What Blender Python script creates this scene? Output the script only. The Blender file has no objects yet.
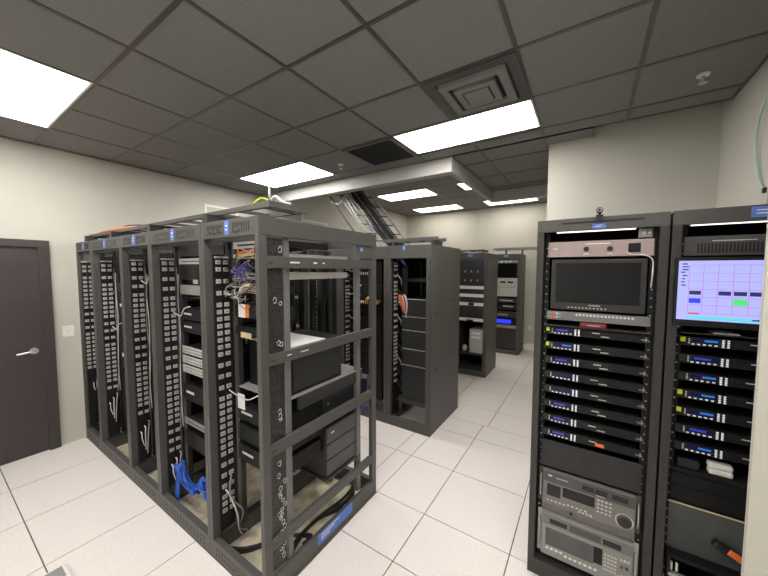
import bpy, bmesh, math, random
from mathutils import Vector, Matrix
random.seed(7)
S = bpy.context.scene
COL = S.collection

# ------------------------------------------------------------------ materials
def mat(name, col, rough=0.5, metal=0.0, var=0.06, scale=18.0, emit=None, strength=0.0, bump=0.0, spec=0.5):
    m = bpy.data.materials.new(name); m.use_nodes = True
    nt = m.node_tree; b = nt.nodes['Principled BSDF']
    tc = nt.nodes.new('ShaderNodeTexCoord'); nz = nt.nodes.new('ShaderNodeTexNoise')
    nz.inputs['Scale'].default_value = scale; nz.inputs['Detail'].default_value = 4
    nt.links.new(tc.outputs['Object'], nz.inputs['Vector'])
    rp = nt.nodes.new('ShaderNodeValToRGB')
    a = [max(0, c * (1 - var)) for c in col]; z = [min(1, c * (1 + var)) for c in col]
    rp.color_ramp.elements[0].position = .3; rp.color_ramp.elements[1].position = .7
    rp.color_ramp.elements[0].color = (*a, 1); rp.color_ramp.elements[1].color = (*z, 1)
    nt.links.new(nz.outputs['Fac'], rp.inputs['Fac'])
    nt.links.new(rp.outputs['Color'], b.inputs['Base Color'])
    b.inputs['Roughness'].default_value = rough; b.inputs['Metallic'].default_value = metal
    b.inputs['Specular IOR Level'].default_value = spec
    if bump:
        bp = nt.nodes.new('ShaderNodeBump'); bp.inputs['Strength'].default_value = bump
        bp.inputs['Distance'].default_value = .002
        nt.links.new(nz.outputs['Fac'], bp.inputs['Height']); nt.links.new(bp.outputs['Normal'], b.inputs['Normal'])
    if emit:
        b.inputs['Emission Color'].default_value = (*emit, 1); b.inputs['Emission Strength'].default_value = strength
    return m

M = dict(
 wall=mat('wall_paint', (.535, .52, .462), .75, var=.02, scale=3, bump=.05),
 tile=mat('floor_laminate', (.765, .712, .68), .38, var=.05, scale=60),
 seam=mat('floor_seam', (.10, .085, .075), .7),
 ply=mat('subfloor_board', (.60, .53, .40), .75, var=.40, scale=8.0),
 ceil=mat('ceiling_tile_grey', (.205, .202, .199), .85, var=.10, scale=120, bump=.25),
 tbar=mat('ceiling_bar_grey', (.075, .072, .070), .32, var=.04),
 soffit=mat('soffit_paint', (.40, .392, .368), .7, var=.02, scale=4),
 rack=mat('rack_paint_grey', (.074, .071, .067), .45, var=.06, scale=30),
 rackd=mat('rack_paint_dark', (.033, .032, .031), .42, var=.06, scale=30),
 inner=mat('rack_inner_black', (.009, .009, .009), .6, var=.1, spec=.3),
 dev=mat('device_black', (.009, .009, .0095), .5, var=.1, spec=.32),
 devg=mat('device_charcoal', (.026, .026, .027), .5, var=.08, spec=.4),
 grey=mat('device_grey', (.27, .265, .255), .45, var=.06),
 lgrey=mat('device_light_grey', (.47, .46, .44), .45, var=.05),
 silver=mat('bare_steel', (.55, .55, .54), .32, metal=.8, var=.05),
 white=mat('white_plastic', (.78, .76, .72), .45, var=.03),
 paper=mat('white_paper', (.82, .80, .76), .8, var=.02),
 socket=mat('socket_grey', (.40, .395, .38), .5, var=.1),
 blk=mat('black_rubber', (.012, .012, .012), .5, var=.1),
 blue=mat('blue_tape', (.10, .20, .62), .6, var=.06),
 bluec=mat('blue_cable', (.03, .12, .55), .45, var=.1),
 purple=mat('violet_cable', (.07, .07, .30), .45, var=.1),
 orange=mat('orange_cable', (.75, .19, .035), .5, var=.1),
 redc=mat('coral_red', (.70, .13, .09), .5, var=.1),
 red=mat('dark_red_plastic', (.17, .01, .022), .45, var=.1),
 yellow=mat('yellow_sticker', (.62, .72, .03), .5, var=.06),
 green=mat('green_plastic', (.08, .42, .22), .5, var=.06),
 teal=mat('pale_teal_cable', (.42, .62, .55), .5, var=.06),
 beige=mat('beige_cable', (.62, .50, .28), .6, var=.1),
 wcab=mat('white_cable', (.62, .61, .58), .5, var=.1),
 pink=mat('rose_grey_panel', (.34, .265, .255), .4, var=.04),
 door=mat('door_brown', (.044, .036, .036), .5, var=.05),
 dframe=mat('door_frame_brown', (.043, .036, .034), .5, var=.05),
 mid=mat('panel_mid_grey', (.15, .147, .142), .45, var=.05),
 navy=mat('dim_navy_display', (.008, .008, .03), .25, emit=(.03, .03, .35), strength=.05),
 screen=mat('dark_glass', (.007, .007, .009), .10, var=.04, spec=.4),
 vtr=mat('deck_grey', (.18, .172, .16), .42, var=.05),
 vtr2=mat('deck_silver', (.27, .262, .245), .40, var=.05),
 vtrd=mat('deck_dark_grey', (.075, .072, .07), .42, var=.05),
 glass=mat('smoked_panel', (.085, .092, .09), .22, var=.25, scale=5),
 lamp=mat('lit_diffuser', (.9, .9, .9), .5, emit=(1, .972, .93), strength=9.0),
 lampf=mat('lit_diffuser_far', (.9, .9, .9), .5, emit=(1, .95, .86), strength=3.9),
 disp=mat('blue_display', (.02, .03, .2), .3, emit=(.05, .08, .9), strength=.16),
 dispc=mat('cyan_display', (.02, .1, .3), .3, emit=(.03, .25, .9), strength=.22),
 bled=mat('blue_lit_panel', (.02, .02, .3), .3, emit=(.03, .05, .95), strength=.45),
 lav=mat('lavender_screen', (.05, .05, .08), .2, emit=(.42, .44, .95), strength=.48),
 lavl=mat('screen_line_rose', (.05, .02, .05), .2, emit=(.55, .22, .55), strength=.42),
 sred=mat('screen_red', (.05, .01, .01), .2, emit=(.75, .10, .20), strength=.42),
 sgreen=mat('screen_green', (.01, .05, .01), .2, emit=(.08, .80, .18), strength=.45),
 scyan=mat('screen_cyan', (.01, .05, .05), .2, emit=(.15, .70, .80), strength=.45),
 sdark=mat('screen_navy', (.01, .01, .03), .2, emit=(.03, .03, .14), strength=.42),
 btn=mat('lit_white_button', (.75, .75, .78), .4, emit=(.8, .82, .9), strength=.10),
 dull=mat('dull_white_button', (.55, .54, .52), .45, var=.05),
 led=mat('slot_light_strip', (.8, .8, .8), .4, emit=(1, .93, .85), strength=.8),
)

# ------------------------------------------------------------------ mesh builder
class MB:
    def __init__(s): s.bm = bmesh.new(); s.mi = 0
    def _set(s, faces):
        for f in faces: f.material_index = s.mi
    def box(s, x0, x1, y0, y1, z0, z1, mi=None, bev=0, rot=None):
        if mi is not None: s.mi = mi
        c = Vector(((x0+x1)/2, (y0+y1)/2, (z0+z1)/2))
        v = [s.bm.verts.new(p) for p in ((x0,y0,z0),(x1,y0,z0),(x1,y1,z0),(x0,y1,z0),(x0,y0,z1),(x1,y0,z1),(x1,y1,z1),(x0,y1,z1))]
        fs = [s.bm.faces.new([v[i] for i in q]) for q in ((0,3,2,1),(4,5,6,7),(0,1,5,4),(1,2,6,5),(2,3,7,6),(3,0,4,7))]
        s._set(fs)
        if rot: bmesh.ops.rotate(s.bm, verts=v, cent=c, matrix=rot)
        if bev:
            es = list({e for f in fs for e in f.edges})
            r = bmesh.ops.bevel(s.bm, geom=es, offset=bev, segments=2, affect='EDGES', profile=.5)
            for f in r['faces']: f.material_index = s.mi
        return s
    def cyl(s, p0, p1, r, r2=None, n=12, mi=None):
        if mi is not None: s.mi = mi
        p0 = Vector(p0); p1 = Vector(p1); d = (p1-p0); r2 = r if r2 is None else r2
        q = d.to_track_quat('Z', 'Y'); A = []; B = []
        for i in range(n):
            a = 2*math.pi*i/n; e = q @ Vector((math.cos(a), math.sin(a), 0))
            A.append(s.bm.verts.new(p0+e*r)); B.append(s.bm.verts.new(p1+e*r2))
        fs = [s.bm.faces.new((A[i], A[(i+1) % n], B[(i+1) % n], B[i])) for i in range(n)]
        for f in fs: f.smooth = True
        fs += [s.bm.faces.new(A[::-1]), s.bm.faces.new(B)]
        s._set(fs); return s
    def tube(s, pts, r, n=6, mi=None, sub=5):
        if mi is not None: s.mi = mi
        P = [Vector(p) for p in pts]
        if len(P) > 2:
            Q = []
            for i in range(len(P)-1):
                a = P[max(i-1, 0)]; b = P[i]; c = P[i+1]; d = P[min(i+2, len(P)-1)]
                for k in range(sub):
                    t = k/sub
                    Q.append(.5*((2*b)+(c-a)*t+(2*a-5*b+4*c-d)*t*t+(3*b-a-3*c+d)*t**3))
            Q.append(P[-1]); P = Q
        rings = []
        nrm = None
        for i, p in enumerate(P):
            t = (P[min(i+1, len(P)-1)]-P[max(i-1, 0)])
            if t.length < 1e-9: t = Vector((0, 0, 1))
            t.normalize()
            if nrm is None:
                nrm = t.orthogonal().normalized()
            nrm = (nrm - t*nrm.dot(t))
            if nrm.length < 1e-6: nrm = t.orthogonal()
            nrm.normalize(); bn = t.cross(nrm)
            rings.append([s.bm.verts.new(p+r*(math.cos(2*math.pi*k/n)*nrm+math.sin(2*math.pi*k/n)*bn)) for k in range(n)])
        fs = []
        for a, b in zip(rings, rings[1:]):
            for k in range(n):
                f = s.bm.faces.new((a[k], a[(k+1) % n], b[(k+1) % n], b[k])); f.smooth = True; fs.append(f)
        fs += [s.bm.faces.new(rings[0][::-1]), s.bm.faces.new(rings[-1])]
        s._set(fs); return s
    def build(s, name, mats, parent=None, bev=0):
        if not isinstance(mats, (list, tuple)): mats = [mats]
        bmesh.ops.recalc_face_normals(s.bm, faces=s.bm.faces)
        me = bpy.data.meshes.new(name); s.bm.to_mesh(me); s.bm.free()
        for m in mats: me.materials.append(M[m])
        return link(name, me, parent, bev)

def link(name, me, parent=None, bev=0, loc=None):
    o = bpy.data.objects.new(name, me); COL.objects.link(o)
    if parent: o.parent = parent
    if loc: o.location = loc
    if bev:
        md = o.modifiers.new('bevel', 'BEVEL'); md.width = bev; md.segments = 2; md.limit_method = 'ANGLE'
    return o
def B(name, mats, x0, x1, y0, y1, z0, z1, parent=None, bev=0):
    return MB().box(x0, x1, y0, y1, z0, z1).build(name, mats, parent, bev)
def tag(o, label, cat, group=None):
    o['label'] = label; o['category'] = cat
    if group: o['group'] = group
    return o
def thing(name, label, cat, loc=(0, 0, 0), group=None):
    o = bpy.data.objects.new(name, None); COL.objects.link(o); o.location = loc
    o.empty_display_size = .05
    return tag(o, label, cat, group)
def struct(o): o['kind'] = 'structure'; return o
CACHE = {}
def shared(key, fn, name, mats, parent, loc=None):
    """part whose mesh data is shared between repeats"""
    if key not in CACHE:
        b = MB(); fn(b); o = b.build(name, mats, parent); CACHE[key] = o.data
        if loc: o.location = loc
        return o
    return link(name, CACHE[key], parent, 0, loc)

# ------------------------------------------------------------------ room shell
XL, YF, YR, CZ, HZ = -4.565, 8.25, -2.7, 3.06, 3.43     # left wall, far wall, rear wall, ceilings
def tiles(b, xs, ys, x0, x1, y0, y1, gap, z0, z1, mi):
    X = [x0] + sorted(x for x in xs if x0+.02 < x < x1-.02) + [x1]; Y = [y0] + sorted(y for y in ys if y0+.02 < y < y1-.02) + [y1]
    for a, c in zip(X, X[1:]):
        for d, e in zip(Y, Y[1:]):
            b.box(a+gap/2, c-gap/2, d+gap/2, e-gap/2, z0, z1, mi)
T = .6096
b = MB(); b.box(XL-.1, 1.05, YR-.1, YF+.1, -.06, -.006, 1)
gx = [-.971+T*k for k in range(-8, 6)]
tiles(b, gx, [-1.445, -.835, -.225, .375, .985, 1.595, 2.05, 2.655, 3.31], -1.405, 1.0, YR, 3.65, .007, -.006, 0, 0)
tiles(b, gx, [2.655, 3.31], XL, -1.405, 2.05, 3.65, .007, -.006, 0, 0)
tiles(b, [-.922+T*k for k in range(-8, 6)], [4.1, 4.72, 5.33, 5.94, 6.55, 7.16, 7.77], XL, 1.0, 3.65, YF, .007, -.006, 0, 0)
tiles(b, [-2.17, -2.77, -3.39, -3.97], [.375-T*k for k in range(6)], XL, -1.405, YR, .985, .007, -.006, 0, 0)
struct(b.build('floor', ['tile', 'seam']))
b = MB(); tiles(b, [-3.35, -2.14], [1.52], XL, -1.412, .988, 2.045, .002, -.006, 0, 0)
struct(b.build('floor_subfloor_board', ['ply']))

def wall(name, *a): return struct(B(name, 'wall', *a))
wall('wall_left', XL-.1, XL, YR-.1, YF+.1, 0, 3.6)
wall('wall_far', XL, 1.05, YF, YF+.1, 0, 3.6)
wall('wall_rear', XL, 1.05, YR-.1, YR, 0, 3.6)
wall('wall_right', .95, 1.05, YR, YF, 0, 3.6)
wall('wall_right_step', .825, .95, 2.64, 3.47, 0, 3.2)
wall('wall_pillar', -.354, .95, 3.47, YF, 0, 3.6)
wall('wall_return', .493, .95, 1.545, 1.565, 0, 3.06)
struct(B('trim_1', 'wall', -2.47, -2.435, YF-.006, YF, 0, HZ))          # panel joint on the far wall

# ceiling: T-bar grid with tiles; light cells are left open
LX = [-.37-.594*k for k in range(-3, 9)]; LY = [2.465+.579*k for k in range(-10, 6)]
def ceiling(name, xs, ys, x0, x1, y0, y1, z, holes):
    b = MB(); X = [x0] + sorted(x for x in xs if x0+.03 < x < x1-.03) + [x1]; Y = [y0] + sorted(y for y in ys if y0+.03 < y < y1-.03) + [y1]
    g = MB(); w = .012
    for a, c in zip(X, X[1:]):
        for d, e in zip(Y, Y[1:]):
            mx, my = (a+c)/2, (d+e)/2
            if any(h[0] < mx < h[1] and h[2] < my < h[3] for h in holes): continue
            b.box(a+w, c-w, d+w, e-w, z+.004, z+.03)
    b.box(x0, x1, y0, y1, z+.12, z+.16)
    def inh(mx, my): return any(h[0]+.05 < mx < h[1]-.05 and h[2]+.05 < my < h[3]-.05 for h in holes)
    for x in X:
        for d, e in zip(Y, Y[1:]):
            if not inh(x, (d+e)/2): g.box(x-w, x+w, d, e, z, z+.03)
    for y in Y:
        for a, c in zip(X, X[1:]):
            if not inh((a+c)/2, y): g.box(a, c, y-w, y+w, z-.0004, z+.0296)
    struct(b.build(name, 'ceil')); return g
LIGHTS = [(-3.93, -2.74, .15, .72), (-3.93, -2.74, 2.475, 3.05), (-1.53, -.37, 2.475, 2.98), (-1.55, -.37, .15, .72),
          (-3.93, -2.74, -2.17, -1.6), (-1.55, -.37, -2.17, -1.6), (.24, .80, .745, 1.29)]  # last panel is added out of view to brighten right racks, pillar and return
VENT = (-.942+.0, -.372, 1.895, 2.455); GRILLE = (-2.13, -1.55, 2.475, 3.04)
g1 = ceiling('ceiling', LX, LY, XL, .95, YR, 3.25, CZ, LIGHTS)
g1b = ceiling('ceiling_recess', LX, LY, -1.26, .0, 3.25, 5.0, CZ, [])
HX = [-2.08-.594*k for k in range(-4, 6)]; HY = [5.02+.579*k for k in range(-3, 7)]
HL = [(-3.88, -2.7, 5.62, 6.22), (-3.93, -2.72, 7.36, 7.92), (-2.08, -.98, 7.36, 7.92), (-2.08, -.9, 5.62, 6.15)]
g2 = ceiling('ceiling_high', HX, HY, XL, -.1, 3.3, YF, HZ, HL)
for i, g in enumerate((g1, g1b, g2)): struct(g.build('trim_%d' % (i+2), 'tbar'))
b = MB()
b.box(XL, -1.26, 3.25, 3.37, 2.905, 3.6).box(-1.31, -1.26, 3.37, 5.12, 2.905, 3.6).box(-1.26, -.354, 5.0, 5.12, 2.905, 3.6)
struct(b.build('wall_soffit', 'soffit'))

# door, in the left wall
d = struct(B('door_1', 'door', XL, XL+.022, -.2, .705, .004, 2.06))
b = MB(); b.box(XL, XL+.045, .705, .785, 0, 2.13).box(XL, XL+.045, -.285, -.2, 0, 2.13).box(XL, XL+.045, -.2, .705, 2.06, 2.13)
struct(b.build('door_frame', 'dframe', d))
b = MB(); x = XL+.022
b.cyl((x, .64, 1.04), (x+.012, .64, 1.04), .032, n=20).cyl((x+.012, .64, 1.04), (x+.055, .64, 1.04), .011)
b.tube([(x+.055, .645, 1.04), (x+.058, .60, 1.042), (x+.056, .555, 1.036), (x+.05, .52, 1.033)], .0095, 8)
struct(b.build('door_handle', 'silver', d))
# light switch
t = thing('light_switch', 'square white switch plate on the wall beside the dark door', 'light switch', (XL, .892, 1.195))
MB().box(0, .006, -.046, .046, -.058, .058, bev=.002).build('plate', 'white', t)
MB().cyl((.006, 0, 0), (.018, 0, .004), .006, n=10).build('toggle', 'dull', t)
# framed notices high on the left wall
for y0, y1, z0, z1, lab in ((2.33, 2.83, 2.50, 2.77, 'white framed wall board behind the near rack row, left of the cable bridge'),
                            (4.17, 4.83, 2.60, 2.80, 'long white framed wall board right of the wall strip below the soffit')):
    t = thing('wall_board', lab, 'wall board', (XL, (y0+y1)/2, z0), 'white framed boards high on the left wall')
    w, h = (y1-y0)/2, z1-z0
    MB().box(0, .012, -w, w, 0, .03).box(0, .012, -w, w, h-.03, h).box(0, .012, -w, -w+.03, .03, h-.03).box(0, .012, w-.03, w, .03, h-.03).build('frame', 'white', t)
    B('panel', 'wall', 0, .006, -w+.03, w-.03, .03, h-.03, t)
struct(B('trim_6', 'white', XL, XL+.03, 4.10, 4.14, 0, 2.9))
# white box on floor bottom-left
t = thing('floor_box', 'small white rounded plastic box with grey top on floor near the camera', 'box', (-2.575, .375, 0))
MB().box(-.075, .075, -.075, .075, 0, .035, bev=.016).build('body', 'white', t)
MB().box(-.05, .05, -.05, .05, .035, .04, bev=.0018).build('lid', 'grey', t)

# ------------------------------------------------------------------ ceiling lights, vents, sprinklers
LL = ['lit ceiling panel nearest the camera at the upper left, cut by the frame', 'lit ceiling panel above the near racks, just in front of the soffit',
      'large lit ceiling panel beside the square vent, right of centre', 'lit ceiling panel overhead, nearest the camera on the right', 'lit ceiling panel behind the camera on the left', 'lit ceiling panel behind the camera on the right', 'added unseen ceiling panel overhead, brightening the right racks and wall']
HLL = ['lit ceiling panel behind the soffit, beside the sloping cable ladder', 'lit ceiling panel near the far wall, left of the wall joint', 'long lit ceiling panel at the far right, touching the soffit end in view',
       'lit ceiling panel mostly hidden by the soffit return, only a small corner shows']
for z, Ls, labs in ((CZ, LIGHTS, LL), (HZ, HL, HLL)):
    for (x0, x1, y0, y1), lab in zip(Ls, labs):
        t = thing('ceiling_light', lab, 'ceiling light', ((x0+x1)/2, (y0+y1)/2, z), 'lit panels in the ceiling')
        w, h = (x1-x0)/2, (y1-y0)/2
        MB().box(-w, w, -h, -h+.014, -.003, .06).box(-w, w, h-.014, h, -.003, .06).box(-w, -w+.014, -h+.014, h-.014, -.003, .06).box(w-.014, w, -h+.014, h-.014, -.003, .06).build('frame', 'white', t)
        B('diffuser', 'lamp' if z == CZ else 'lampf', -w+.014, w-.014, -h+.014, h-.014, .0, .012, t)
x0, x1, y0, y1 = VENT; w = (x1-x0)/2; h = (y1-y0)/2
t = thing('air_vent', 'square black stepped ceiling vent beside the large lit panel', 'air vent', ((x0+x1)/2, (y0+y1)/2, CZ))
def ring(b, w, h, t_, z0, z1):
    b.box(-w, w, -h, -h+t_, z0, z1).box(-w, w, h-t_, h, z0, z1).box(-w, -w+t_, -h+t_, h-t_, z0, z1).box(w-t_, w, -h+t_, h-t_, z0, z1); return b
ring(MB(), w, h, .06, -.012, .0).build('frame', 'tbar', t)
ring(MB(), w*.74, h*.74, .05, -.028, -.004).build('louver', 'ceil', t)
ring(MB(), w*.46, h*.46, .04, -.036, -.006).build('louver', 'ceil', t)
B('backing', 'blk', -w*.98, w*.98, -h*.98, h*.98, -.003, .0025, t)
B('centre_plate', 'ceil', -w*.28, w*.28, -h*.28, h*.28, -.04, -.003, t)
x0, x1, y0, y1 = GRILLE; w = (x1-x0)/2; h = (y1-y0)/2
t = thing('return_grille', 'dark ceiling grille between the two lit panels before the soffit', 'grille', ((x0+x1)/2, (y0+y1)/2, CZ))
ring(MB(), w, h, .03, -.01, 0).build('frame', 'tbar', t)
b = MB()
for k in range(22):
    y = -h+.035+k*(2*h-.07)/21; b.box(-w+.03, w-.03, y-.004, y+.004, -.008, 0)
b.build('grille_slats', 'devg', t)
B('backing', 'blk', -w+.01, w-.01, -h+.01, h-.01, -.0015, .0025, t)
for (x, y), lab in (((.56, 2.76), 'small white sprinkler head in the ceiling above the right racks'), ((-2.43, 2.77), 'small sprinkler head in the ceiling right of the lit panel by the soffit')):
    if x < 0: x, y = -2.5, 2.80
    if x < 0: x = -2.43
    t = thing('sprinkler', lab, 'sprinkler', (x, y, CZ+.004), 'ceiling sprinklers')
    MB().cyl((0, 0, 0), (0, 0, -.012), .034, .03, n=20).build('escutcheon', 'white', t)
    MB().cyl((0, 0, -.012), (0, 0, -.045), .010, n=10).cyl((0, 0, -.05), (0, 0, -.054), .022, n=16).box(-.018, -.014, -.003, .003, -.052, -.03).box(.014, .018, -.003, .003, -.052, -.03).box(-.018, .018, -.003, .003, -.045, -.04).build('deflector', 'silver', t)

# ------------------------------------------------------------------ rack parts
def slots(b, x0, x1, y, z0, z1, n):
    rnd = random.Random(n+int(abs(x0)*100))
    for k in range(n):
        x = x0+(k+.5)*(x1-x0)/n; h = z1-z0
        r = rnd.random()
        if r < .45: b.box(x-.004, x+.004, y-.0012, y, z0+h*.08, z0+h*.92)
        elif r < .75: b.box(x-.004, x+.004, y-.0012, y, z0+h*.5, z0+h*.95).box(x-.009, x+.004, y-.0012, y, z0, z0+h*.25)
        else: b.box(x-.012, x+.006, y-.0012, y, z0+h*.1, z0+h*.3).box(x-.004, x+.010, y-.0012, y, z0+h*.65, z0+h*.9)
    return b
FY0, FY1, RZ = .985, 2.045, 2.125
def tape(parent, x, z, y, w, h, nm='label_tape'):
    t = MB(); t.box(x-w/2, x+w/2, y-.0015, y, z-h/2, z+h/2, 0)
    for k in range(2):
        t.box(x-w*.3, x+w*(.25-.1*k), y-.0022, y-.0015, z+h*(.12-.3*k), z+h*(.2-.3*k), 1)
    return t.build(nm, ['blue', 'paper'], parent)
def open_frame(x0, x1, label, right=False, left=False, strip=None):
    t = thing('open_rack', label, 'rack', ((x0+x1)/2, FY0, 0), 'open four-post racks of the near row')
    a, c = x0-(x0+x1)/2, x1-(x0+x1)/2; D = FY1-FY0; pw = .032
    a += .001; c -= .001
    b = MB()
    b.box(a, c, 0, .04, 0, .115).box(a, c, D-.04, D, 0, .115).box(a, a+.03, .04, D-.04, 0, .115).box(c-.03, c, .04, D-.04, 0, .115)
    bf = b.build('base_frame', 'rack', t, .002)
    slots(MB(), a+.06, c-.06, 0, .028, .09, 15).build('slot_pattern', 'blk', bf)
    b = MB()
    b.box(a, c, 0, .035, 2.028, RZ).box(a, c, D-.035, D, 2.028, RZ).box(a, a+.03, .035, D-.035, 2.028, RZ).box(c-.03, c, .035, D-.035, 2.028, RZ)
    tf = b.build('top_frame', 'rack', t, .002)
    m = .03
    slots(MB(), a+.07, -m-.02, 0, 2.045, 2.108, 8).build('slot_pattern', 'blk', tf)
    slots(MB(), m+.02, c-.07, 0, 2.045, 2.108, 8).build('slot_pattern', 'blk', tf)
    tape(tf, .0, 2.08, 0, .042, .075)
    for px0, px1 in ((a, a+pw), (c-pw, c)):
        B('post', 'rack', px0, px1, 0, .05, .115, 2.028, t, .002)
        B('post', 'rack', px0, px1, D-.06, D, .115, 2.028, t, .002)
    ry = 1.165-FY0
    for s, q in ((0, a+.025), (1, c-.07)):
        rm = 'mid' if right and s else 'rackd'  # lighter grey puts the lit edge of the end rack's right rails into colour
        b = MB(); b.box(q, q+.045, ry, ry+.035, .115, 2.028, 0)
        z = .2; hx = q+.033 if s == 0 else q+.012
        while z < 1.98:
            b.box(hx-.0035, hx+.0035, ry-.0006, ry+.001, z-.0045, z+.0045, 1); z += .0445/2
        b.build('mounting_rail', [rm, 'blk'], t)
        B('mounting_rail', rm, q, q+.03, 1.84-FY0, 1.885-FY0, .115, 2.028, t)
    for on, q0, q1 in ((right, c-.03, c), (left, a, a+.03)):
        if not on: continue
        for z0, z1 in ((1.855, 1.92), (1.325, 1.387), (.818, .885), (.278, .34)):
            sb = B('side_bar', 'rack', q0, q1, .05, D-.06, z0, z1, t, .002)
            pts = MB()
            for y in (.075, D-.08, D-.055-.06): pts.box(q1-.001, q1+.0008, y-.012, y+.012, z0+.025, z0+.031, 0)
            if on is right: pts.build('bar_slot', 'blk', sb)
    return t
XB = [-4.555, -4.06, -3.30, -2.72, -1.98, -1.41]
RL = ['first open rack from the dark door, at the wall end of the row', 'second open rack from the dark door', 'third open rack from the dark door', 'fourth open rack from the dark door', 'open rack at the near end of the row, its barred end facing the aisle']
RN = ['the door-end rack', 'the second rack from door', 'the middle near rack', 'the fourth rack from door', 'the barred end rack']
frames = [open_frame(XB[i], XB[i+1], RL[i], right=(i == 4), left=(i == 0)) for i in range(5)]
E_ = frames[4]; ex = E_.location.x
# lacing strip on the end rack's open side, full of hooks and white ties
b = MB(); cx = -1.43-ex
b.box(cx-.003, cx, .05, .165, .13, 2.02, 0)
rr = random.Random(3)
z = .16
while z < 2.0:
    for y in (.068, .088, .112, .138, .152):
        if rr.random() < .72:
            yy = y+rr.uniform(-.006, .006); zz = z+rr.uniform(-.006, .006)
            b.box(cx-.001, cx+.0006, yy-.0055, yy+.0055, zz-rr.uniform(.004, .011), zz+.006, 1)
    z += .024
b.build('lacing_strip', ['rackd', 'blk'], E_)
for z in (.33, .36, .45, .49, .63, .68, .75, 1.0, 1.02, 1.05, 1.43, 1.44, 1.66, 1.68, 1.90, 1.96, .22, .26, .57, .19, .24, .30, .39, .42, .47, .52, .55, .60, .28, .34, .44):
    y = rr.uniform(.09, .14); l = rr.uniform(.008, .02)
    MB().tube([(cx+.001, y, z), (cx+.008, y+.008, z+l), (cx+.004, y+.02, z+l*.3), (cx+.006, y+.012, z-l), (cx+.001, y+.002, z-l*.6)], .0018, 5).build('cable_tie', 'wcab', E_)
b = MB(); b.box(c0 := -1.41-ex-.0008, c0+.0016, .39, .745, .045, .118, 0); 
for k in range(3): b.box(c0+.0016, c0+.0022, .42, .60-.05*k, .10-.016*k, .105-.016*k, 1)
b.build('label_tape', ['blue', 'paper'], E_)
b = MB()
for y, l in ((.20, .07), (.38, .03), (.46, .015)): b.box(c0, c0+.0014, y, y+l, 1.884, 1.893)
for z in (1.359, 1.357): b.box(c0, c0+.0014, .17 if z > 1.358 else .27, .20 if z > 1.358 else .33, z, z+.005)
b.build('printed_label', 'paper', E_)

# twin outlet strips inside each bay (facing +X)
def zlist(off, lo, rs):
    z = 1.893-off; out = [z]; z -= .045; out.append(z)
    pat = [.074]*3+[.045]*7+[.072]*4+[.0455]*8+[.072]*4+[.0455]*7+[.072]*5
    for p in pat[rs:]:
        z -= p
        if z < lo: break
        out.append(z)
    return out
def sock(b): b.box(0, .009, -.0155, .0155, -.0135, .0135, 0, bev=.002); b.box(.009, .0096, -.007, .007, -.0015, .0015, 1)
def strip_pair(X, yc, names, off, lo, rs, z0=.15, z1=1.93, grp='outlet strips of the near row'):
    for k, dy in enumerate((0, .0475)):
        t = thing('outlet_strip', names[k], 'outlet strip', (X, yc+dy, z0), grp)
        bo = MB().box(-.02, 0, -.0225, .0225, 0, z1-z0, 0).box(-.004, .001, -.0225, .0225, z1-z0-.012, z1-z0, 1).build('body', ['dev', 'lgrey'], t)
        for z in zlist(off, lo, rs): shared('sock', sock, 'socket', ['socket', 'blk'], bo, (0, 0, z-z0))
for i in range(5):
    strip_pair(XB[i]+(.085 if i == 0 else .052), 1.022 if i == 0 else 1.056, ['black outlet strip, column nearer the front post inside '+RN[i], 'black outlet strip, column nearer the back inside '+RN[i]],
               [0.02, 0.01, .0, 0, 0][i], [.75, .62, .52, .42, .28][i], [2, 1, 0, 0, 0][i])

# ------------------------------------------------------------------ rack devices of the near row
def ports(b, x0, x1, y, zc, n, s, mi):
    for k in range(n):
        x = x0+(k+.5)*(x1-x0)/n; b.box(x-s, x+s, y-.0012, y, zc-s*.8, zc+s*.8, mi)
def device(kind, x0, x1, z0, h, depth, label, cat, front, body='dev', style='ports', y=1.165, grp=None):
    """rack unit: faceplate in front of the rails, chassis between them"""
    t = thing(kind, label, cat, ((x0+x1)/2, y, z0), grp); a = x0-(x0+x1)/2; c = -a
    B('chassis', body, a+.028, c-.028, .001, depth, .002, h-.002, t, .0015)
    B('faceplate', front, a, c, -.008, -.0006, .001, h-.001, t, .001)
    b = MB()
    if style == 'ports':
        ports(b, a+.05, c-.05, -.008, h*.5, 24, .0065, 0); b.build('port_row', 'blk', t)
    elif style == 'jacks':
        ports(b, a+.04, c-.04, -.008, h*.30, 24, .005, 0); ports(b, a+.04, c-.04, -.008, h*.70, 24, .005, 0); b.build('jack_row', 'blk', t)
    elif style == 'leds':
        for k in range(10): b.box(a+.05+k*.012, a+.056+k*.012, -.009, -.008, h*.45, h*.6)
        b.build('indicator_row', 'btn', t)
        MB().box(.02, c-.03, -.009, -.008, h*.2, h*.8).build('drive_bay', 'devg', t)
    elif style == 'vent':
        for k in range(16): b.box(a+.04+k*(c-a-.08)/16, a+.04+(k+.55)*(c-a-.08)/16, -.0088, -.008, h*.15, h*.85)
        b.build('vent_slots', 'blk', t)
    elif style == 'paper':
        b.box(a+.05, a+.14, -.0088, -.008, h*.12, h*.9); b.build('paper_label', 'paper', t)
    return t
G = 'rack units in the near row'
def bayx(i): return XB[i]+.055, XB[i+1]-.055
def fill(i, items):
    x0, x1 = bayx(i)
    for kind, z0, h, dep, lab, cat, front, body, style in items:
        device(kind, x0, x1, z0, h, dep, lab+' in '+RN[i], cat, front, body, style, grp=G)
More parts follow.
